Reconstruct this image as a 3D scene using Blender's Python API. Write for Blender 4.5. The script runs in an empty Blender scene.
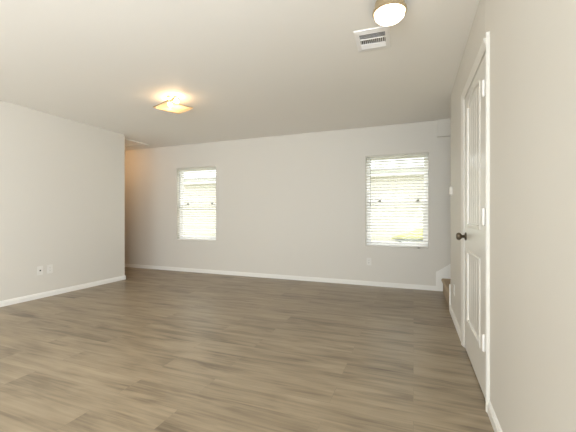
import bpy, bmesh, math, random
from mathutils import Vector, Matrix
random.seed(4)
S = bpy.context.scene
COL = S.collection
PI = math.pi
# ------------------------------------------------------------------ camera
H = 2.44                                   # ceiling height
XL, YL, YB, XR, YR = -4.543, 4.097, 5.098, 0.389, 4.059
cam = bpy.data.cameras.new('camera')
cam.sensor_width = 36.0
cam.lens = 323.59 / 576 * 36.0
cam.shift_y = 0.55 / 576 * -1
cam.clip_start = 0.05
camo = bpy.data.objects.new('camera', cam)
COL.objects.link(camo)
camo.location = (0, 0, 1.079)
camo.rotation_euler = (PI / 2, 0, math.radians(21.2))
S.camera = camo
# ------------------------------------------------------------------ world, sun, daylight, exposure
w = bpy.data.worlds.new('sky')
S.world = w
w.use_nodes = True
bg = w.node_tree.nodes['Background']
bg.inputs['Color'].default_value = (0.93, 0.97, 1.0, 1)
bg.inputs['Strength'].default_value = 2.7
sun = bpy.data.lights.new('sun', 'SUN')
sun.energy = 0.7
sun.angle = math.radians(3)
sun.color = (1, 0.96, 0.88)
suno = bpy.data.objects.new('sun', sun)
COL.objects.link(suno)
suno.rotation_euler = Vector((-0.30, 0.80, -0.50)).to_track_quat('-Z', 'Y').to_euler()


def area(name, loc, direction, sx, sy, power, color):
    l = bpy.data.lights.new(name, 'AREA')
    l.shape = 'RECTANGLE'
    l.size = sx
    l.size_y = sy
    l.energy = power
    l.color = color
    o = bpy.data.objects.new(name, l)
    COL.objects.link(o)
    o.location = loc
    o.rotation_euler = Vector(direction).to_track_quat('-Z', 'Z').to_euler()
    return o


# daylight coming in through the patio opening behind the camera
area('patio_daylight', (-1.55, -3.44, 1.2), (0.02, 1, 1.0), 3.0, 2.1, 150, (0.80, 0.91, 1.0))
# fill lamp added at an invented opening in the right wall, behind the camera
area('side_fill', (XR - 0.01, -1.75, 1.25), (-1, 0.3, 0.6), 2.6, 1.9, 180, (0.92, 0.965, 1.0))
S.view_settings.view_transform = 'Standard'
S.view_settings.look = 'None'
S.view_settings.gamma = 1
S.view_settings.use_curve_mapping = False
S.view_settings.exposure = 0.24
S.cycles.max_bounces = 12
S.cycles.diffuse_bounces = 8
S.cycles.caustics_reflective = False
S.cycles.caustics_refractive = False


# ------------------------------------------------------------------ materials
def mat(name, color, rough=0.6, metal=0.0, spec=0.5, bump=None, var=None):
    m = bpy.data.materials.new(name)
    m.use_nodes = True
    nt = m.node_tree
    b = nt.nodes['Principled BSDF']
    b.inputs['Base Color'].default_value = (*color, 1)
    b.inputs['Roughness'].default_value = rough
    b.inputs['Metallic'].default_value = metal
    b.inputs['Specular IOR Level'].default_value = spec
    tc = None
    if bump or var:
        tc = nt.nodes.new('ShaderNodeTexCoord')
    if bump:
        sc, st, dist = bump
        n = nt.nodes.new('ShaderNodeTexNoise')
        n.inputs['Scale'].default_value = sc
        n.inputs['Detail'].default_value = 3
        nt.links.new(tc.outputs['Object'], n.inputs['Vector'])
        bp = nt.nodes.new('ShaderNodeBump')
        bp.inputs['Strength'].default_value = st
        bp.inputs['Distance'].default_value = dist
        nt.links.new(n.outputs['Fac'], bp.inputs['Height'])
        nt.links.new(bp.outputs['Normal'], b.inputs['Normal'])
    if var:
        sc, c2 = var
        n = nt.nodes.new('ShaderNodeTexNoise')
        n.inputs['Scale'].default_value = sc
        n.inputs['Detail'].default_value = 4
        nt.links.new(tc.outputs['Object'], n.inputs['Vector'])
        mx = nt.nodes.new('ShaderNodeMix')
        mx.data_type = 'RGBA'
        mx.inputs['A'].default_value = (*color, 1)
        mx.inputs['B'].default_value = (*c2, 1)
        nt.links.new(n.outputs['Fac'], mx.inputs['Factor'])
        nt.links.new(mx.outputs['Result'], b.inputs['Base Color'])
    return m


def emit(name, color, strength):
    m = bpy.data.materials.new(name)
    m.use_nodes = True
    nt = m.node_tree
    nt.nodes.clear()
    e = nt.nodes.new('ShaderNodeEmission')
    e.inputs['Color'].default_value = (*color, 1)
    e.inputs['Strength'].default_value = strength
    o = nt.nodes.new('ShaderNodeOutputMaterial')
    nt.links.new(e.outputs[0], o.inputs[0])
    return m


def glass_mat(name, tint, refl, rough=0.0):
    m = bpy.data.materials.new(name)
    m.use_nodes = True
    nt = m.node_tree
    nt.nodes.clear()
    t = nt.nodes.new('ShaderNodeBsdfTransparent')
    t.inputs['Color'].default_value = (*tint, 1)
    g = nt.nodes.new('ShaderNodeBsdfGlossy')
    g.inputs['Roughness'].default_value = rough
    mx = nt.nodes.new('ShaderNodeMixShader')
    mx.inputs[0].default_value = refl
    o = nt.nodes.new('ShaderNodeOutputMaterial')
    nt.links.new(t.outputs[0], mx.inputs[1])
    nt.links.new(g.outputs[0], mx.inputs[2])
    nt.links.new(mx.outputs[0], o.inputs[0])
    return m


WALL = mat('wall_paint', (0.648, 0.619, 0.562), 0.55, bump=(90, 0.12, 0.002))
CEIL = mat('ceiling_paint', (0.89, 0.868, 0.825), 0.7, bump=(70, 0.2, 0.003))
TRIM = mat('trim_white', (0.80, 0.785, 0.745), 0.3)
DOORM = mat('door_paint', (0.69, 0.668, 0.615), 0.3)
VINYL = mat('window_vinyl', (0.94, 0.94, 0.93), 0.35)
HINGE = mat('painted_hinge', (0.88, 0.86, 0.84), 0.35)
BRONZE = mat('aged_bronze', (0.17, 0.135, 0.095), 0.32, 0.9)
LOCKM = mat('dark_lock', (0.05, 0.045, 0.04), 0.5)
BRASS = mat('satin_brass', (0.62, 0.50, 0.33), 0.35, 0.85)
PLATE = mat('outlet_plastic', (0.72, 0.70, 0.655), 0.4)
DARK = mat('dark_slot', (0.03, 0.03, 0.03), 0.7)
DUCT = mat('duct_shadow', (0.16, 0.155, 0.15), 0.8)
VENTW = mat('vent_enamel', (0.90, 0.89, 0.88), 0.4)
CARPET = mat('stair_carpet', (0.44, 0.345, 0.24), 0.95, bump=(400, 0.5, 0.004), var=(60, (0.34, 0.26, 0.18)))
WAND = mat('wand_grey', (0.45, 0.44, 0.42), 0.3)
GLASS = glass_mat('window_glass', (0.97, 0.985, 0.98), 0.015)
SHADEG = bpy.data.materials.new('frosted_amber_glass')
SHADEG.use_nodes = True
nt = SHADEG.node_tree
nt.nodes['Principled BSDF'].inputs['Base Color'].default_value = (0.92, 0.84, 0.70, 1)
tr = nt.nodes.new('ShaderNodeBsdfTranslucent')
tr.inputs['Color'].default_value = (1.0, 0.86, 0.66, 1)
tp = nt.nodes.new('ShaderNodeBsdfTransparent')
tp.inputs['Color'].default_value = (1.0, 0.95, 0.86, 1)
m1 = nt.nodes.new('ShaderNodeMixShader')
m2 = nt.nodes.new('ShaderNodeMixShader')
m1.inputs[0].default_value = 0.6
m2.inputs[0].default_value = 0.45
nt.links.new(nt.nodes['Principled BSDF'].outputs[0], m1.inputs[1])
nt.links.new(tr.outputs[0], m1.inputs[2])
nt.links.new(m1.outputs[0], m2.inputs[1])
nt.links.new(tp.outputs[0], m2.inputs[2])
nt.links.new(m2.outputs[0], nt.nodes['Material Output'].inputs[0])
SIDING = mat('cream_siding', (0.66, 0.62, 0.545), 0.7)
FASCIA = mat('white_fascia', (0.9, 0.9, 0.88), 0.6)
SOFFIT = mat('tan_soffit', (0.55, 0.47, 0.33), 0.8)
ROOF = mat('roof_shingle', (0.42, 0.40, 0.38), 0.9, var=(8, (0.3, 0.29, 0.27)))
GRASS = mat('lawn', (0.30, 0.34, 0.16), 0.95, var=(5, (0.38, 0.36, 0.2)))
YELLOW = mat('yellow_cover', (0.80, 0.76, 0.33), 0.5)
GREYB = mat('grey_bench', (0.30, 0.31, 0.31), 0.7)
BULB = emit('warm_bulb', (1.0, 0.68, 0.39), 45)
DISC = emit('opal_glass_lit', (1.0, 0.84, 0.64), 5.0)
HALLB = emit('hall_bulb', (1.0, 0.60, 0.30), 24)

# slats: white, lets a little daylight through
SLAT = bpy.data.materials.new('blind_slat')
SLAT.use_nodes = True
nt = SLAT.node_tree
b = nt.nodes['Principled BSDF']
b.inputs['Base Color'].default_value = (0.94, 0.93, 0.91, 1)
b.inputs['Roughness'].default_value = 0.4
tr = nt.nodes.new('ShaderNodeBsdfTranslucent')
tr.inputs['Color'].default_value = (0.95, 0.93, 0.9, 1)
mx = nt.nodes.new('ShaderNodeMixShader')
mx.inputs[0].default_value = 0.6
nt.links.new(b.outputs[0], mx.inputs[1])
nt.links.new(tr.outputs[0], mx.inputs[2])
nt.links.new(mx.outputs[0], nt.nodes['Material Output'].inputs[0])


def floor_material():
    m = bpy.data.materials.new('vinyl_plank')
    m.use_nodes = True
    nt = m.node_tree
    b = nt.nodes['Principled BSDF']
    N = nt.nodes.new
    L = nt.links.new
    tc = N('ShaderNodeTexCoord')
    br = N('ShaderNodeTexBrick')
    br.offset = 0.37
    br.offset_frequency = 2
    br.inputs['Scale'].default_value = 1
    br.inputs['Brick Width'].default_value = 1.22
    br.inputs['Row Height'].default_value = 0.182
    br.inputs['Mortar Size'].default_value = 0.0012
    br.inputs['Mortar Smooth'].default_value = 0.3
    br.inputs['Bias'].default_value = 0
    br.inputs['Color1'].default_value = (0, 0, 0, 1)
    br.inputs['Color2'].default_value = (1, 1, 1, 1)
    br.inputs['Mortar'].default_value = (0.5, 0.5, 0.5, 1)
    L(tc.outputs['Object'], br.inputs['Vector'])
    # each plank shifts the grain pattern by its own random value
    sh = N('ShaderNodeVectorMath')
    sh.operation = 'MULTIPLY'
    sh.inputs[1].default_value = (37.0, 11.0, 5.0)
    L(br.outputs['Color'], sh.inputs[0])
    ad = N('ShaderNodeVectorMath')
    ad.operation = 'ADD'
    L(tc.outputs['Object'], ad.inputs[0])
    L(sh.outputs[0], ad.inputs[1])

    def noise(scale, sx, sy, detail, dist=0.0):
        mp = N('ShaderNodeMapping')
        mp.inputs['Scale'].default_value = (sx, sy, 1)
        L(ad.outputs[0], mp.inputs['Vector'])
        n = N('ShaderNodeTexNoise')
        n.inputs['Scale'].default_value = scale
        n.inputs['Detail'].default_value = detail
        n.inputs['Distortion'].default_value = dist
        L(mp.outputs[0], n.inputs['Vector'])
        return n.outputs['Fac']

    broad = noise(1.0, 1.5, 14.0, 5, 0.7)
    fine = noise(1.0, 2.4, 70.0, 4, 0.3)
    blotch = noise(1.0, 2.3, 8.0, 3, 0.8)
    knots = noise(1.0, 1.7, 17.0, 3, 1.0)

    def math_(op, a, bb, c=None):
        n = N('ShaderNodeMath')
        n.operation = op
        for i, v in enumerate((a, bb, c)):
            if v is None:
                continue
            if isinstance(v, (int, float)):
                n.inputs[i].default_value = v
            else:
                L(v, n.inputs[i])
        return n.outputs[0]

    sepc = N('ShaderNodeSeparateColor')
    L(br.outputs['Color'], sepc.inputs[0])
    v = math_('MULTIPLY', broad, 0.44)
    v = math_('MULTIPLY_ADD', fine, 0.22, v)
    v = math_('MULTIPLY_ADD', blotch, 0.28, v)
    v = math_('MULTIPLY_ADD', sepc.outputs[0], 0.07, v)
    ramp = N('ShaderNodeValToRGB')
    cr = ramp.color_ramp
    cr.elements[0].position = 0.33
    cr.elements[0].color = (0.112, 0.083, 0.053, 1)
    cr.elements[1].position = 0.70
    cr.elements[1].color = (0.390, 0.311, 0.212, 1)
    e = cr.elements.new(0.5)
    e.color = (0.270, 0.212, 0.141, 1)
    L(v, ramp.inputs[0])
    # darker knots and streaks
    kr = N('ShaderNodeValToRGB')
    kr.color_ramp.elements[0].position = 0.64
    kr.color_ramp.elements[0].color = (0, 0, 0, 1)
    kr.color_ramp.elements[1].position = 0.82
    kr.color_ramp.elements[1].color = (1, 1, 1, 1)
    L(knots, kr.inputs[0])
    m1 = N('ShaderNodeMix')
    m1.data_type = 'RGBA'
    L(math_('MULTIPLY', kr.outputs[0], 0.65), m1.inputs['Factor'])
    L(ramp.outputs[0], m1.inputs['A'])
    m1.inputs['B'].default_value = (0.17, 0.125, 0.085, 1)
    m2 = N('ShaderNodeMix')
    m2.data_type = 'RGBA'
    L(math_('MULTIPLY', br.outputs['Fac'], 0.3), m2.inputs['Factor'])
    L(m1.outputs['Result'], m2.inputs['A'])
    m2.inputs['B'].default_value = (0.14, 0.105, 0.075, 1)
    L(m2.outputs['Result'], b.inputs['Base Color'])
    b.inputs['Roughness'].default_value = 0.36
    b.inputs['Specular IOR Level'].default_value = 0.5
    bp = N('ShaderNodeBump')
    bp.inputs['Strength'].default_value = 0.12
    bp.inputs['Distance'].default_value = 0.002
    L(fine, bp.inputs['Height'])
    L(bp.outputs[0], b.inputs['Normal'])
    return m


FLOOR = floor_material()


# ------------------------------------------------------------------ mesh helpers
def box(bm, x0, x1, y0, y1, z0, z1, M=None):
    vs = [Vector((x, y, z)) for x in (x0, x1) for y in (y0, y1) for z in (z0, z1)]
    if M is not None:
        vs = [M @ v for v in vs]
    v = [bm.verts.new(p) for p in vs]
    for f in ((0, 1, 3, 2), (4, 6, 7, 5), (0, 4, 5, 1), (2, 3, 7, 6), (0, 2, 6, 4), (1, 5, 7, 3)):
        bm.faces.new([v[i] for i in f])


def prism(bm, pts, axis, a0, a1):
    """extrude the polygon pts along axis (0,1,2); pts give the other two coordinates in order"""
    def P(p, a):
        l = list(p)
        l.insert(axis, a)
        return l
    A = [bm.verts.new(P(p, a0)) for p in pts]
    B = [bm.verts.new(P(p, a1)) for p in pts]
    bm.faces.new(A)
    bm.faces.new(B[::-1])
    n = len(pts)
    for i in range(n):
        bm.faces.new((A[i], B[i], B[(i + 1) % n], A[(i + 1) % n]))


def lathe(bm, prof, seg=32, M=None):
    """prof: list of (radius, height) along local Z"""
    rings = []
    for r, z in prof:
        if r < 1e-6:
            p = Vector((0, 0, z))
            rings.append([bm.verts.new(M @ p if M else p)])
        else:
            ring = []
            for i in range(seg):
                a = 2 * PI * i / seg
                p = Vector((r * math.cos(a), r * math.sin(a), z))
                ring.append(bm.verts.new(M @ p if M else p))
            rings.append(ring)
    for A, B in zip(rings, rings[1:]):
        for i in range(seg):
            j = (i + 1) % seg
            if len(A) == 1 and len(B) == 1:
                continue
            if len(A) == 1:
                bm.faces.new((A[0], B[i], B[j]))
            elif len(B) == 1:
                bm.faces.new((A[i], B[0], A[j]))
            else:
                bm.faces.new((A[i], B[i], B[j], A[j]))


def obj(name, bm, m, parent=None, bevel=0.0, smooth=False, loc=None):
    bmesh.ops.recalc_face_normals(bm, faces=bm.faces)
    me = bpy.data.meshes.new(name)
    bm.to_mesh(me)
    bm.free()
    me.materials.append(m)
    if smooth:
        for p in me.polygons:
            p.use_smooth = True
    o = bpy.data.objects.new(name, me)
    COL.objects.link(o)
    if parent is not None:
        o.parent = parent
    if loc:
        o.location = loc
    if bevel:
        md = o.modifiers.new('bevel', 'BEVEL')
        md.width = bevel
        md.segments = 2
        md.limit_method = 'ANGLE'
    return o


def boxes(name, lst, m, parent=None, bevel=0.0, loc=None):
    bm = bmesh.new()
    for b_ in lst:
        box(bm, *b_)
    return obj(name, bm, m, parent, bevel, loc=loc)


def struct(o):
    o['kind'] = 'structure'
    return o


def thing(name, label, cat, loc, rz=0.0, group=None):
    o = bpy.data.objects.new(name, None)
    COL.objects.link(o)
    o.empty_display_size = 0.1
    o.location = loc
    o.rotation_euler = (0, 0, rz)
    o['label'] = label
    o['category'] = cat
    if group:
        o['group'] = group
    return o


# ------------------------------------------------------------------ room shell
YREAR = -3.5
XE = 2.6                                            # far end of the stairwell
XW = -7.2                                           # far end of the hall
T = 0.16
struct(boxes('floor', [(XW, XE, YREAR, YB, -0.1, 0)], FLOOR))
struct(boxes('ceiling', [(XW - T, XE + T, YREAR - T, YB + T, H, H + 0.2)], CEIL))
# back wall with two window openings
W = [(-4.305, -3.406), (-0.690, 0.202)]
WZ0, WZ1 = 0.60, 1.995
bl = [(XW - T, XE + T, YB, YB + T, 0, WZ0), (XW - T, XE + T, YB, YB + T, WZ1, H)]
xs = [XW - T, W[0][0], W[0][1], W[1][0], W[1][1], XE + T]
for i in (0, 2, 4):
    bl.append((xs[i], xs[i + 1], YB, YB + T, WZ0, WZ1))
struct(boxes('wall_back', bl, WALL))
# the shallow drywall bulkhead over the stairs
struct(boxes('wall_back_bulkhead', [(0.314, XE, YB - 0.045, YB, 2.198, H)], WALL))
struct(boxes('wall_left', [(XL - 0.12, XL, YREAR, YL, 0, H)], WALL, bevel=0.006))
struct(boxes('wall_hall', [(XW, XL - 0.12, YL - 0.12, YL, 0, H)], WALL))
struct(boxes('wall_hall_end', [(XW - T, XW, YL - 0.12, YB, 0, H)], WALL))
# right wall with the door opening, ending at the stairs
DY0, DY1, DZ = 2.172, 2.985, 2.026
struct(boxes('wall_right', [(XR, XR + 0.12, YREAR, -3.1, 0, H), (XR, XR + 0.12, -0.4, DY0 - 0.02, 0, H), (XR, XR + 0.12, -3.1, -0.4, 0, 0.25),  # leaves an invented gap behind the camera for the side fill lamp
                            (XR, XR + 0.12, -3.1, -0.4, 2.25, H), (XR, XR + 0.12, DY1 + 0.02, YR, 0, H),
                            (XR, XR + 0.12, DY0 - 0.02, DY1 + 0.02, DZ + 0.02, H)], WALL, bevel=0.004))
struct(boxes('wall_stair', [(XR + 0.12, XE, YR - 0.12, YR, 0, H)], WALL))
struct(boxes('wall_stair_end', [(XE, XE + T, YR - 0.12, YB, 0, H)], WALL))
struct(boxes('wall_closet', [(XR + 0.12, XE, 1.8, 1.9, 0, H), (XE, XE + T, 1.8, YR - 0.12, 0, H)], WALL))
# wall behind the camera with a wide patio opening
struct(boxes('wall_rear', [(XL - 0.12, -3.1, YREAR - T, YREAR, 0, H), (0.05, XR + 0.12, YREAR - T, YREAR, 0, H),
                           (-3.1, 0.05, YREAR - T, YREAR, 2.28, H), (-3.1, 0.05, YREAR - T, YREAR, 0, 0.12)], WALL))


# patio behind the camera; unseen slab added above to keep the sun out
struct(boxes('rear_sun_blocker', [(XL - 0.5, 2.5, YREAR - T - 3.6, YREAR - T, H, H + 0.15)], CEIL))
struct(boxes('ground_patio', [(XL - 3, 4, YREAR - T - 5, YREAR - T, -0.2, -0.02)], FASCIA))


# baseboards: a stepped profile run along each wall
def baseboard(name, axis, wallpos, sgn, a0, a1):
    prof = [(0, 0), (0.013, 0), (0.013, 0.046), (0.009, 0.053), (0.009, 0.062), (0.004, 0.068), (0, 0.068)]
    bm = bmesh.new()
    if axis == 1:                                    # along Y, pts = (x, z)
        prism(bm, [(wallpos + sgn * p, z) for p, z in prof], 1, a0, a1)
    else:                                            # along X, pts = (y, z)
        prism(bm, [(wallpos + sgn * p, z) for p, z in prof], 0, a0, a1)
    return struct(obj(name, bm, TRIM))


baseboard('baseboard_left', 1, XL, 1, YREAR, YL + 0.013)
baseboard('baseboard_hall', 0, YL, 1, XW, XL + 0.013)
baseboard('baseboard_back', 0, YB, -1, XW, 0.30)
baseboard('baseboard_right_near', 1, XR, -1, YREAR, 2.046)
baseboard('baseboard_right_far', 1, XR, -1, 3.056, YR + 0.008)

# stair skirt boards
bm = bmesh.new()
sl = 0.186 / 0.26
prism(bm, [(0.30, 0), (0.30, 0.27), (0.36, 0.305), (0.36 + 1.5, 0.305 + 1.5 * sl), (0.36 + 1.5, 0)], 1, YB - 0.016, YB)
struct(obj('trim_1', bm, TRIM))
bm = bmesh.new()
prism(bm, [(XR - 0.012, 0), (XR - 0.012, 0.30), (XR + 0.06, 0.32), (XR + 1.5, 0.32 + 1.44 * sl), (XR + 1.5, 0)], 1, YR, YR + 0.016)
struct(obj('trim_2', bm, TRIM))

# staircase: carpeted steps climbing away to the right
st = thing('staircase', 'beige carpeted stairs starting behind the far end of the right wall', 'stairs', (XR, (YR + YB) / 2, 0))
for i in range(6):
    x0 = i * 0.26
    z1 = (i + 1) * 0.186
    hy = (YB - YR) / 2 - 0.018
    bm = bmesh.new()
    nose = [(x0, z1 - 0.186), (x0, z1 - 0.05)]
    for k in range(9):
        a = -PI / 2 - PI * k / 8
        nose.append((x0 + 0.004 + 0.024 * math.cos(a), z1 - 0.024 + 0.024 * math.sin(a)))
    prism(bm, nose + [(x0 + 0.26, z1), (x0 + 0.26, z1 - 0.186)], 1, -hy, hy)
    obj('step', bm, CARPET, st)

# ------------------------------------------------------------------ the door on the right wall
door = thing('door_1', 'white two-panel arched plank door with bronze knob on right wall', 'door', (XR, (DY0 + DY1) / 2, 0))
door['kind'] = 'structure'
XF = 0.0                                             # slab face, local x; room is at -x
yo = (DY0 + DY1) / 2
SY0, SY1 = DY0 + 0.004 - yo, DY1 - 0.004 - yo
PY0, PY1 = 2.335 - yo, 2.835 - yo


def arch(y, base, rise):
    t = (y - (PY0 + PY1) / 2) / ((PY1 - PY0) / 2)
    return base + rise * (1 - t * t)


bm = bmesh.new()
# stiles, rails; the panels are sunk 12 mm behind them
for (a, c) in ((SY0, PY0), (PY1, SY1)):
    box(bm, XF, XF + 0.035, a, c, 0.012, DZ - 0.006)
box(bm, XF, XF + 0.035, PY0, PY1, 0.012, 0.262)
box(bm, XF, XF + 0.035, PY0, PY1, 0.800, 1.003)
n = 16
ys = [PY0 + (PY1 - PY0) * i / n for i in range(n + 1)]
prism(bm, [(PY0, DZ - 0.006)] + [(y, arch(y, 1.912, 0.052)) for y in ys] + [(PY1, DZ - 0.006)], 0, XF, XF + 0.035)
slab = obj('door_slab', bm, DOORM, door)
# sunk plank panels with V grooves
for (z0, z1, top) in ((0.255, 0.805, None), (0.998, 1.912, 0.052)):
    bm = bmesh.new()
    np_ = 6
    for k in range(np_):
        a = PY0 + (PY1 - PY0) * k / np_
        c = PY0 + (PY1 - PY0) * (k + 1) / np_
        zt = z1 if top is None else max(arch(a, z1, top), arch(c, z1, top)) + 0.004
        g = 0.006
        prism(bm, [(0.030, a), (0.014, a), (0.008, a + g), (0.008, c - g), (0.014, c), (0.030, c)], 2, z0, zt)
    obj('plank_panel', bm, DOORM, door)
# raised moulding round each panel
def moulding(name, path):
    bm = bmesh.new()
    prof = [(-0.002, 0.010), (-0.006, 0.0), (-0.004, -0.012), (0.0015, -0.016)]   # (x, inward offset)
    m_ = len(path)
    rows = []
    for i, (y, z) in enumerate(path):
        p0 = Vector(path[i - 1])
        p1 = Vector((y, z))
        p2 = Vector(path[(i + 1) % m_])
        d1 = (p1 - p0).normalized()
        d2 = (p2 - p1).normalized()
        n1 = Vector((-d1.y, d1.x))
        n2 = Vector((-d2.y, d2.x))
        nn = (n1 + n2)
        nn = nn / max(0.3, nn.dot(n1))
        rows.append([bm.verts.new((px + XF, y + nn.x * off, z + nn.y * off)) for px, off in
                     [(0.012, 0.014)] + prof])
    for i in range(m_):
        A = rows[i]
        B = rows[(i + 1) % m_]
        for k in range(len(A) - 1):
            bm.faces.new((A[k], A[k + 1], B[k + 1], B[k]))
    return obj(name, bm, DOORM, door)


moulding('panel_moulding', [(PY0, 0.262), (PY1, 0.262), (PY1, 0.80), (PY0, 0.80)])
moulding('panel_moulding', [(PY0, 1.003), (PY1, 1.003)] + [(y, arch(y, 1.912, 0.052)) for y in reversed(ys)])
# jamb lining
boxes('door_jamb', [(0.0, 0.118, SY0 - 0.022, SY0 - 0.004, 0, DZ + 0.018), (0.0, 0.118, SY1 + 0.004, SY1 + 0.022, 0, DZ + 0.018),
                    (0.0, 0.118, SY0 - 0.004, SY1 + 0.004, DZ, DZ + 0.018)], TRIM, door)
# casing
CY0, CY1 = 2.046 - yo, 3.056 - yo
bm = bmesh.new()


def casing_prof(outer, inner):                       # (x, y) profile, thick outer edge
    s = 1 if inner > outer else -1
    wd = abs(inner - outer)
    return [(0, outer), (-0.017, outer), (-0.019, outer + s * 0.008), (-0.016, outer + s * wd * 0.35),
            (-0.011, outer + s * wd * 0.7), (-0.006, inner), (0, inner)]


prism(bm, casing_prof(CY0, CY0 + 0.066), 2, 0, 2.085)
prism(bm, casing_prof(CY1, CY1 - 0.066), 2, 0, 2.085)
prism(bm, [(x, z) for x, z in casing_prof(2.085, 2.028)], 1, CY0 + 0.066, CY1 - 0.066)
obj('door_casing', bm, DOORM, door, bevel=0.0015)
for zc in (0.335, 1.072, 1.822):
    bm = bmesh.new()
    M = Matrix.Translation((-0.008, SY0 - 0.002, zc))
    lathe(bm, [(0, -0.052), (0.004, -0.050), (0.0075, -0.046), (0.0075, 0.046), (0.004, 0.050), (0, 0.052)], 12, M)
    hg = obj('hinge', bm, HINGE, door)
    bm = bmesh.new()
    box(bm, -0.0025, 0.001, SY0 - 0.002, SY0 + 0.022, zc - 0.045, zc + 0.045)
    obj('hinge_leaf', bm, HINGE, hg)
# knob: rosette, neck, ball
ky, kz = 2.905 - yo, 0.912
M = Matrix.Translation((0, ky, kz)) @ Matrix.Rotation(-PI / 2, 4, 'Y')
bm = bmesh.new()
lathe(bm, [(0, 0.072), (0.013, 0.0712), (0.024, 0.067), (0.0295, 0.057), (0.030, 0.049), (0.025, 0.039), (0.015, 0.031),
           (0.0115, 0.026), (0.0115, 0.008), (0, 0.008)], 28, M)
kn = obj('door_knob', bm, BRONZE, door, smooth=True)
kn['label'] = 'round bronze door knob'
bm = bmesh.new()
lathe(bm, [(0.012, 0.012), (0.022, 0.0115), (0.031, 0.006), (0.0325, 0.0), (0, 0.0)], 28, M)
obj('rosette', bm, BRONZE, kn, smooth=True)


# ------------------------------------------------------------------ windows and blinds
def make_window(i, x0, x1):
    cx = (x0 + x1) / 2
    hw = (x1 - x0) / 2
    root = thing('window_%d' % i, ('left' if i == 1 else 'right') + ' white single-hung window in the back wall behind blinds', 'window', (cx, YB, WZ0))
    root['kind'] = 'structure'
    hh = WZ1 - WZ0
    a, c = 0.085, 0.150                              # depth of the vinyl frame in the wall
    f = 0.036
    boxes('window_frame', [(-hw, -hw + f, a, c, 0, hh), (hw - f, hw, a, c, 0, hh), (-hw + f, hw - f, a, c, 0, f),
                           (-hw + f, hw - f, a, c, hh - f, hh)], VINYL, root, 0.003)
    zm = 0.690
    s = 0.035
    boxes('lower_sash', [(-hw + f, -hw + f + s, a + 0.005, a + 0.035, f, zm), (hw - f - s, hw - f, a + 0.005, a + 0.035, f, zm),
                         (-hw + f + s, hw - f - s, a + 0.005, a + 0.035, f, f + s), (-hw + f + s, hw - f - s, a + 0.005, a + 0.035, zm - s, zm)], VINYL, root, 0.002)
    boxes('upper_sash', [(-hw + f, -hw + f + s * .6, a + 0.037, a + 0.06, zm - s, hh - f), (hw - f - s * .6, hw - f, a + 0.037, a + 0.06, zm - s, hh - f),
                         (-hw + f + s * .6, hw - f - s * .6, a + 0.037, a + 0.06, hh - f - s * .6, hh - f), (-hw + f + s * .6, hw - f - s * .6, a + 0.037, a + 0.06, zm - s, zm)], VINYL, root, 0.002)
    boxes('pane', [(-hw + f + s, hw - f - s, a + 0.018, a + 0.022, f + s, zm - s)], GLASS, root)
    boxes('pane', [(-hw + f + s * .6, hw - f - s * .6, a + 0.046, a + 0.050, zm, hh - f - s * .6)], GLASS, root)
    for lx in (-hw + 0.20, hw - 0.145):
        lk = boxes('sash_lock', [(lx - 0.022, lx + 0.022, a - 0.008, a + 0.016, zm, zm + 0.014), (lx - 0.006, lx + 0.02, a - 0.012, a - 0.002, zm + 0.002, zm + 0.034)], LOCKM, root, 0.002)
        lk['label'] = 'dark bronze sash lock'
    boxes('window_sill', [(-hw, hw, 0.0, a, 0.0, 0.008)], WALL, root)


def make_blind(i, x0, x1, label, sag):
    cx = (x0 + x1) / 2
    hw = (x1 - x0) / 2 - 0.004
    hh = WZ1 - WZ0
    root = thing('window_blind', label, 'blinds', (cx, YB, WZ0), 0, None)
    yc = 0.034
    boxes('head_rail', [(-hw, hw, yc - 0.026, yc + 0.026, hh - 0.024, hh - 0.001)], SLAT, root, 0.003)
    pitch = 0.0445
    bm = bmesh.new()
    z = hh - 0.050
    zs = []
    while z > 0.045:
        zs.append(z)
        z -= pitch
    tilt = math.radians(-14)
    for k, z in enumerate(zs):
        left = len(zs) - 1 - k
        dz = sag * max(0, 3 - left) / 3.0
        # gently crowned slat, five points across its depth
        top, bot = [], []
        for q in range(5):
            u = (q / 4 - 0.5) * 0.050
            cz = 0.0016 * (1 - (u / 0.025) ** 2)
            yy = yc + u * math.cos(tilt)
            zz = z + u * math.sin(tilt) + cz
            top.append((yy, zz + 0.0028))
            bot.append((yy, zz))
        pts = bot + top[::-1]
        A = [bm.verts.new((-hw, p[0], p[1] + dz)) for p in pts]
        B = [bm.verts.new((hw, p[0], p[1] - dz * 0.3)) for p in pts]
        bm.faces.new(A)
        bm.faces.new(B[::-1])
        for q in range(len(pts)):
            r = (q + 1) % len(pts)
            bm.faces.new((A[q], B[q], B[r], A[r]))
    obj('slats', bm, SLAT, root)
    boxes('bottom_rail', [(-hw, hw, yc - 0.025, yc + 0.025, 0.009, 0.024)], SLAT, root, 0.004)
    for lx in (-hw + 0.14, 0.0, hw - 0.14):
        boxes('ladder_cord', [(lx - 0.0012, lx + 0.0012, yc - 0.0285, yc - 0.0265, 0.03, hh - 0.05),
                              (lx - 0.0012, lx + 0.0012, yc + 0.0265, yc + 0.0285, 0.03, hh - 0.05)], SLAT, root)
    bm = bmesh.new()
    wl = 0.72
    M = Matrix.Translation((-hw + 0.070, yc - 0.048, hh - 0.06 - wl))
    lathe(bm, [(0, 0), (0.0065, 0.003), (0.0065, 0.06), (0.0042, 0.07), (0.0042, wl - 0.01), (0.003, wl), (0, wl)], 8, M)
    box(bm, -hw + 0.066, -hw + 0.074, yc - 0.050, yc - 0.030, hh - 0.064, hh - 0.052)
    wd = obj('tilt_wand', bm, WAND, root)
    wd['label'] = 'grey tilt wand'
    return root


make_window(1, *W[0])
make_window(2, *W[1])
make_blind(1, *W[0], 'white slatted window blind on the left of the two back wall windows', 0.012)
bl2 = make_blind(2, *W[1], 'white slatted window blind on the right window, nearer the stairs', 0.002)
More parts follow.
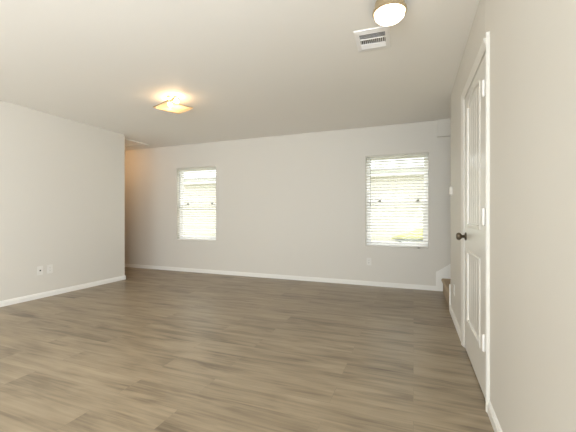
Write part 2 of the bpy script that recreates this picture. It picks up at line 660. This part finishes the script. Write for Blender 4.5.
# the small dark clip under the right blind
cl = boxes('hold_down_clip', [(0.30, 0.335, 0.000, 0.014, -0.008, 0.010)], BRONZE, bl2, 0.002)
cl['label'] = 'small dark clip under the bottom rail'


# ------------------------------------------------------------------ ceiling fixtures
def shadow_free_disc(r, z0, z1, seg=40):
    bm = bmesh.new()
    lathe(bm, [(0, z0), (r * .6, z0 + 0.002), (r * .9, z0 + 0.006), (r, z1)], seg)
    return bm


# drum flush mount near the camera
FR = (-0.143, 2.163)
RR = 0.102
fr = thing('ceiling_light', 'round drum ceiling light with satin brass band by the vent', 'ceiling light', (FR[0], FR[1], H))
bm = bmesh.new()
lathe(bm, [(0, 0), (RR - 0.012, 0), (RR - 0.008, -0.046), (RR + 0.002, -0.050), (RR + 0.004, -0.064), (RR - 0.003, -0.070),
           (RR - 0.008, -0.068), (RR - 0.008, -0.054), (0, -0.054)], 48)
obj('band', bm, BRASS, fr, smooth=False)
bm = bmesh.new()
lathe(bm, [(0, -0.124), (RR * 0.25, -0.123), (RR * 0.5, -0.118), (RR * 0.72, -0.108), (RR * 0.88, -0.092), (RR - 0.0085, -0.066), (RR - 0.0085, -0.056), (0, -0.056)], 48)
obj('diffuser', bm, DISC, fr, smooth=True)

# square glass semi-flush fixture farther in
FL = (-2.585, 3.0)
fl = thing('ceiling_light', 'square glass ceiling light with bare glowing bulbs, far left', 'ceiling light', (FL[0], FL[1], H), math.radians(-20))
bm = bmesh.new()
lathe(bm, [(0, 0), (0.065, 0), (0.062, -0.018), (0.02, -0.024), (0.007, -0.026), (0.007, -0.125), (0, -0.125)], 28)
box(bm, -0.075, 0.075, -0.012, 0.012, -0.045, -0.022)
obj('pan', bm, BRASS, fl)
for sx in (-1, 1):
    bm = bmesh.new()
    M = Matrix.Translation((sx * 0.07, 0, -0.058))
    lathe(bm, [(0, -0.034), (0.014, -0.031), (0.024, -0.020), (0.027, -0.006), (0.023, 0.010), (0.014, 0.022), (0.012, 0.034), (0, 0.034)], 20, M)
    obj('bulb', bm, BULB, fl, smooth=True)
# a gently dished square glass plate
bm = bmesh.new()
ng = 12
hs = 0.157
top = {}
bot = {}
for i in range(ng + 1):
    for j in range(ng + 1):
        x = -hs + 2 * hs * i / ng
        y = -hs + 2 * hs * j / ng
        z = -0.125 + 0.009 * ((x / hs) ** 2 + (y / hs) ** 2) / 2 * max(abs(x), abs(y)) / hs
        top[i, j] = bm.verts.new((x, y, z + 0.005))
        bot[i, j] = bm.verts.new((x, y, z))
for i in range(ng):
    for j in range(ng):
        bm.faces.new((top[i, j], top[i + 1, j], top[i + 1, j + 1], top[i, j + 1]))
        bm.faces.new((bot[i, j], bot[i, j + 1], bot[i + 1, j + 1], bot[i + 1, j]))
obj('glass_shade', bm, SHADEG, fl, smooth=True)
bm = bmesh.new()
hr = hs + 0.002
for a in range(4):
    M = Matrix.Rotation(a * PI / 2, 4, 'Z')
    N = 12
    for k in range(N):
        ya, yb = -hr + 2 * hr * k / N, -hr + 2 * hr * (k + 1) / N
        zf = lambda t: -0.125 + 0.009 * (1 + (t / hr) ** 2) / 2
        vs = []
        for yy in (ya, yb):
            for xx, dz in ((hr - 0.003, -0.002), (hr + 0.003, -0.002), (hr + 0.003, 0.005), (hr - 0.003, 0.005)):
                vs.append(bm.verts.new(M @ Vector((xx, yy, zf(yy) + dz))))
        for q in range(4):
            r = (q + 1) % 4
            bm.faces.new((vs[q], vs[q + 4], vs[r + 4], vs[r]))
obj('shade_rim', bm, BRASS, fl)

# the hall's own warm lamp, round the corner of the left wall
hl = thing('ceiling_light', 'small warm ceiling light in the hall behind the left wall', 'ceiling light', (-5.62, 4.5, H))
bm = bmesh.new()
lathe(bm, [(0, 0), (0.13, 0), (0.13, -0.025), (0, -0.025)], 32)
obj('pan', bm, BRASS, hl)
bm = bmesh.new()
lathe(bm, [(0.12, -0.025), (0.115, -0.055), (0.08, -0.085), (0, -0.097)], 32)
obj('diffuser', bm, HALLB, hl, smooth=True)

# ceiling register
vx, vy = -0.293, 2.570
vr = thing('ceiling_vent', 'white rectangular louvred air register on ceiling beside drum light', 'vent', (vx, vy, H), math.radians(2.5))
fx, fy = 0.128, 0.156
ix, iy = 0.094, 0.108
bm = bmesh.new()
for i in range(4):
    pass
outer = [(-fx, -fy), (fx, -fy), (fx, fy), (-fx, fy)]
inner = [(-ix, -iy), (ix, -iy), (ix, iy), (-ix, iy)]
O0 = [bm.verts.new((x, y, 0)) for x, y in outer]
O1 = [bm.verts.new((x * 0.985, y * 0.985, -0.006)) for x, y in outer]
I1 = [bm.verts.new((x, y, -0.012)) for x, y in inner]
I0 = [bm.verts.new((x, y, 0)) for x, y in inner]
for i in range(4):
    j = (i + 1) % 4
    bm.faces.new((O0[i], O0[j], O1[j], O1[i]))
    bm.faces.new((O1[i], O1[j], I1[j], I1[i]))
    bm.faces.new((I1[i], I1[j], I0[j], I0[i]))
    bm.faces.new((I0[i], I0[j], O0[j], O0[i]))
obj('vent_frame', bm, VENTW, vr)
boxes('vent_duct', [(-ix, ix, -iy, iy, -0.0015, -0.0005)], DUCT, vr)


def fins(name, x0, x1, y0, y1, along, count, tilt, wid):
    bm = bmesh.new()
    for k in range(count):
        if along == 'x':
            c = y0 + (y1 - y0) * (k + 0.5) / count
            M = Matrix.Translation((0, c, -0.0075)) @ Matrix.Rotation(tilt, 4, 'X')
            box(bm, x0, x1, -wid / 2, wid / 2, -0.0005, 0.0005, M)
        else:
            c = x0 + (x1 - x0) * (k + 0.5) / count
            M = Matrix.Translation((c, 0, -0.0075)) @ Matrix.Rotation(tilt, 4, 'Y')
            box(bm, -wid / 2, wid / 2, y0, y1, -0.0005, 0.0005, M)
    return obj(name, bm, VENTW, vr)


fins('louver_bank', -ix, ix, -iy, -0.034, 'x', 5, math.radians(32), 0.013)
fins('louver_bank', -ix, ix, -0.028, 0.046, 'y', 13, math.radians(50), 0.010)
fins('louver_bank', -ix, ix, 0.052, iy, 'x', 4, math.radians(-35), 0.014)
boxes('vent_bar', [(-ix, ix, -0.034, -0.028, -0.012, -0.002), (-ix, ix, 0.046, 0.052, -0.012, -0.002)], VENTW, vr)

# attic hatch at the mouth of the hall
hx0, hx1, hy0, hy1 = -5.35, -4.74, 4.12 + 0.02, 4.825
ha = thing('attic_hatch', 'white framed ceiling hatch half hidden by the left wall corner', 'hatch', ((hx0 + hx1) / 2, (hy0 + hy1) / 2, H))
hw_, hd_ = (hx1 - hx0) / 2, (hy1 - hy0) / 2
fw = 0.06
boxes('hatch_trim', [(-hw_, hw_, -hd_, -hd_ + fw, -0.016, 0), (-hw_, hw_, hd_ - fw, hd_, -0.016, 0),
                     (-hw_, -hw_ + fw, -hd_ + fw, hd_ - fw, -0.016, 0), (hw_ - fw, hw_, -hd_ + fw, hd_ - fw, -0.016, 0)], TRIM, ha, 0.005)
boxes('hatch_panel', [(-hw_ + fw + 0.006, hw_ - fw - 0.006, -hd_ + fw + 0.006, hd_ - fw - 0.006, -0.010, 0)], TRIM, ha, 0.003)


# ------------------------------------------------------------------ outlets and switch
def plate(name, label, cat, loc, rz, kind, group=None):
    """built facing -Y, then turned"""
    root = thing(name, label, cat, loc, rz, group)
    boxes('cover_plate', [(-0.036, 0.036, -0.006, 0, -0.058, 0.058)], PLATE, root, 0.003)
    if kind == 'duplex':
        for s in (-1, 1):
            bm = bmesh.new()
            pts = []
            for k in range(20):
                a = 2 * PI * k / 20
                pts.append((0.0175 * math.cos(a), s * 0.0195 + max(-0.0135, min(0.0135, 0.0175 * math.sin(a)))))
            prism(bm, pts, 1, -0.0085, -0.006)
            r = obj('receptacle', bm, PLATE, root)
            boxes('slot', [(-0.0075, -0.0055, -0.0089, -0.0085, s * 0.0195 - 0.002, s * 0.0195 + 0.007),
                           (0.0055, 0.0075, -0.0089, -0.0085, s * 0.0195 - 0.001, s * 0.0195 + 0.006),
                           (-0.002, 0.002, -0.0089, -0.0085, s * 0.0195 - 0.009, s * 0.0195 - 0.005)], DARK, r)
    elif kind == 'jack':
        bm = bmesh.new()
        M = Matrix.Translation((0, -0.006, 0)) @ Matrix.Rotation(PI / 2, 4, 'X')
        lathe(bm, [(0.012, 0), (0.012, 0.003), (0.0055, 0.003), (0.0055, 0.012), (0, 0.012)], 16, M)
        obj('jack', bm, WAND, root)
    elif kind == 'coax':
        bm = bmesh.new()
        M = Matrix.Translation((0, -0.006, 0)) @ Matrix.Rotation(PI / 2, 4, 'X')
        lathe(bm, [(0.010, 0), (0.010, 0.002), (0.005, 0.002), (0.005, 0.010), (0, 0.010)], 16, M)
        obj('jack', bm, DARK, root)
    elif kind == 'switch':
        boxes('toggle', [(-0.005, 0.005, -0.016, -0.006, -0.006, 0.012)], PLATE, root, 0.002)
    return root


plate('wall_outlet', 'white cable plate with a dark socket, left of the pair on left wall', 'outlet', (XL, 2.765, 0.360), PI / 2, 'coax')
plate('wall_outlet', 'white duplex outlet, right of the pair low on left wall', 'outlet', (XL, 2.888, 0.362), PI / 2, 'duplex')
plate('wall_outlet', 'pale duplex outlet low on back wall under the right window', 'outlet', (-0.639, YB, 0.370), 0, 'duplex')
plate('wall_outlet', 'pale duplex outlet on right wall between door and stairs', 'outlet', (XR, 3.69, 0.325), -PI / 2, 'duplex')
th = thing('thermostat', 'small white control box at the stair end of the right wall', 'thermostat', (XR, 3.90, 1.345), -PI / 2)
boxes('base', [(-0.032, 0.032, -0.008, 0, -0.050, 0.050)], PLATE, th, 0.002)
boxes('cover', [(-0.028, 0.028, -0.026, -0.008, -0.040, 0.040)], PLATE, th, 0.004)

# ------------------------------------------------------------------ outside the windows
GZ = -0.2
struct(boxes('ground', [(-30, 20, YB + T + 0.02, 40, GZ - 0.2, GZ)], GRASS))
nh = thing('neighbor_house', 'cream sided house with white eave seen outside both back windows', 'house', (-3, 11.3, GZ))
bm = bmesh.new()
box(bm, -12, 12, 0.0, 6.0, 0, 2.75)
nlap = 18
for k in range(nlap):                                 # lap siding courses
    z0 = 0.05 + k * 0.15
    prism(bm, [(0.0, z0), (-0.022, z0), (-0.006, z0 + 0.15), (0.0, z0 + 0.15)], 0, -12, 12)
obj('siding', bm, SIDING, nh)
boxes('soffit', [(-12.3, 12.3, -0.30, 0.0, 2.60, 2.63)], SOFFIT, nh)
boxes('fascia', [(-12.3, 12.3, -0.33, -0.30, 2.58, 2.76)], FASCIA, nh)
bm = bmesh.new()
prism(bm, [(-0.50, 2.75), (-0.50, 2.79), (3.0, 3.05), (6.5, 2.79), (6.5, 2.75)], 0, -12.4, 12.4)
obj('roof', bm, ROOF, nh)

bn = thing('bench', 'low grey slatted bench outside the right window under a yellow cover', 'bench', (0.5, 7.25, GZ))
boxes('bench_top', [(-0.86, 0.9, -0.25, -0.09, 0.745, 0.795), (-0.86, 0.9, -0.08, 0.08, 0.745, 0.795), (-0.86, 0.9, 0.09, 0.25, 0.745, 0.795)], GREYB, bn, 0.005)
for x in (-0.75, 0.75):
    for y in (-0.2, 0.2):
        boxes('leg', [(x - 0.03, x + 0.03, y - 0.03, y + 0.03, 0, 0.745)], GREYB, bn)
bm = bmesh.new()
prof = [(-0.93, 0.0), (-0.93, 0.035), (-0.72, 0.11), (-0.45, 0.205), (-0.10, 0.30), (0.4, 0.36), (0.8, 0.30), (0.86, 0.0)]
prism(bm, prof, 1, -0.24, 0.24)
yc_ = obj('yellow_cover', bm, YELLOW, None, 0.02, loc=(0.5, 7.25, GZ + 0.7952))
yc_['label'] = 'bright yellow sloping cover outside the right window, seen through lower slats'
yc_['category'] = 'cover'
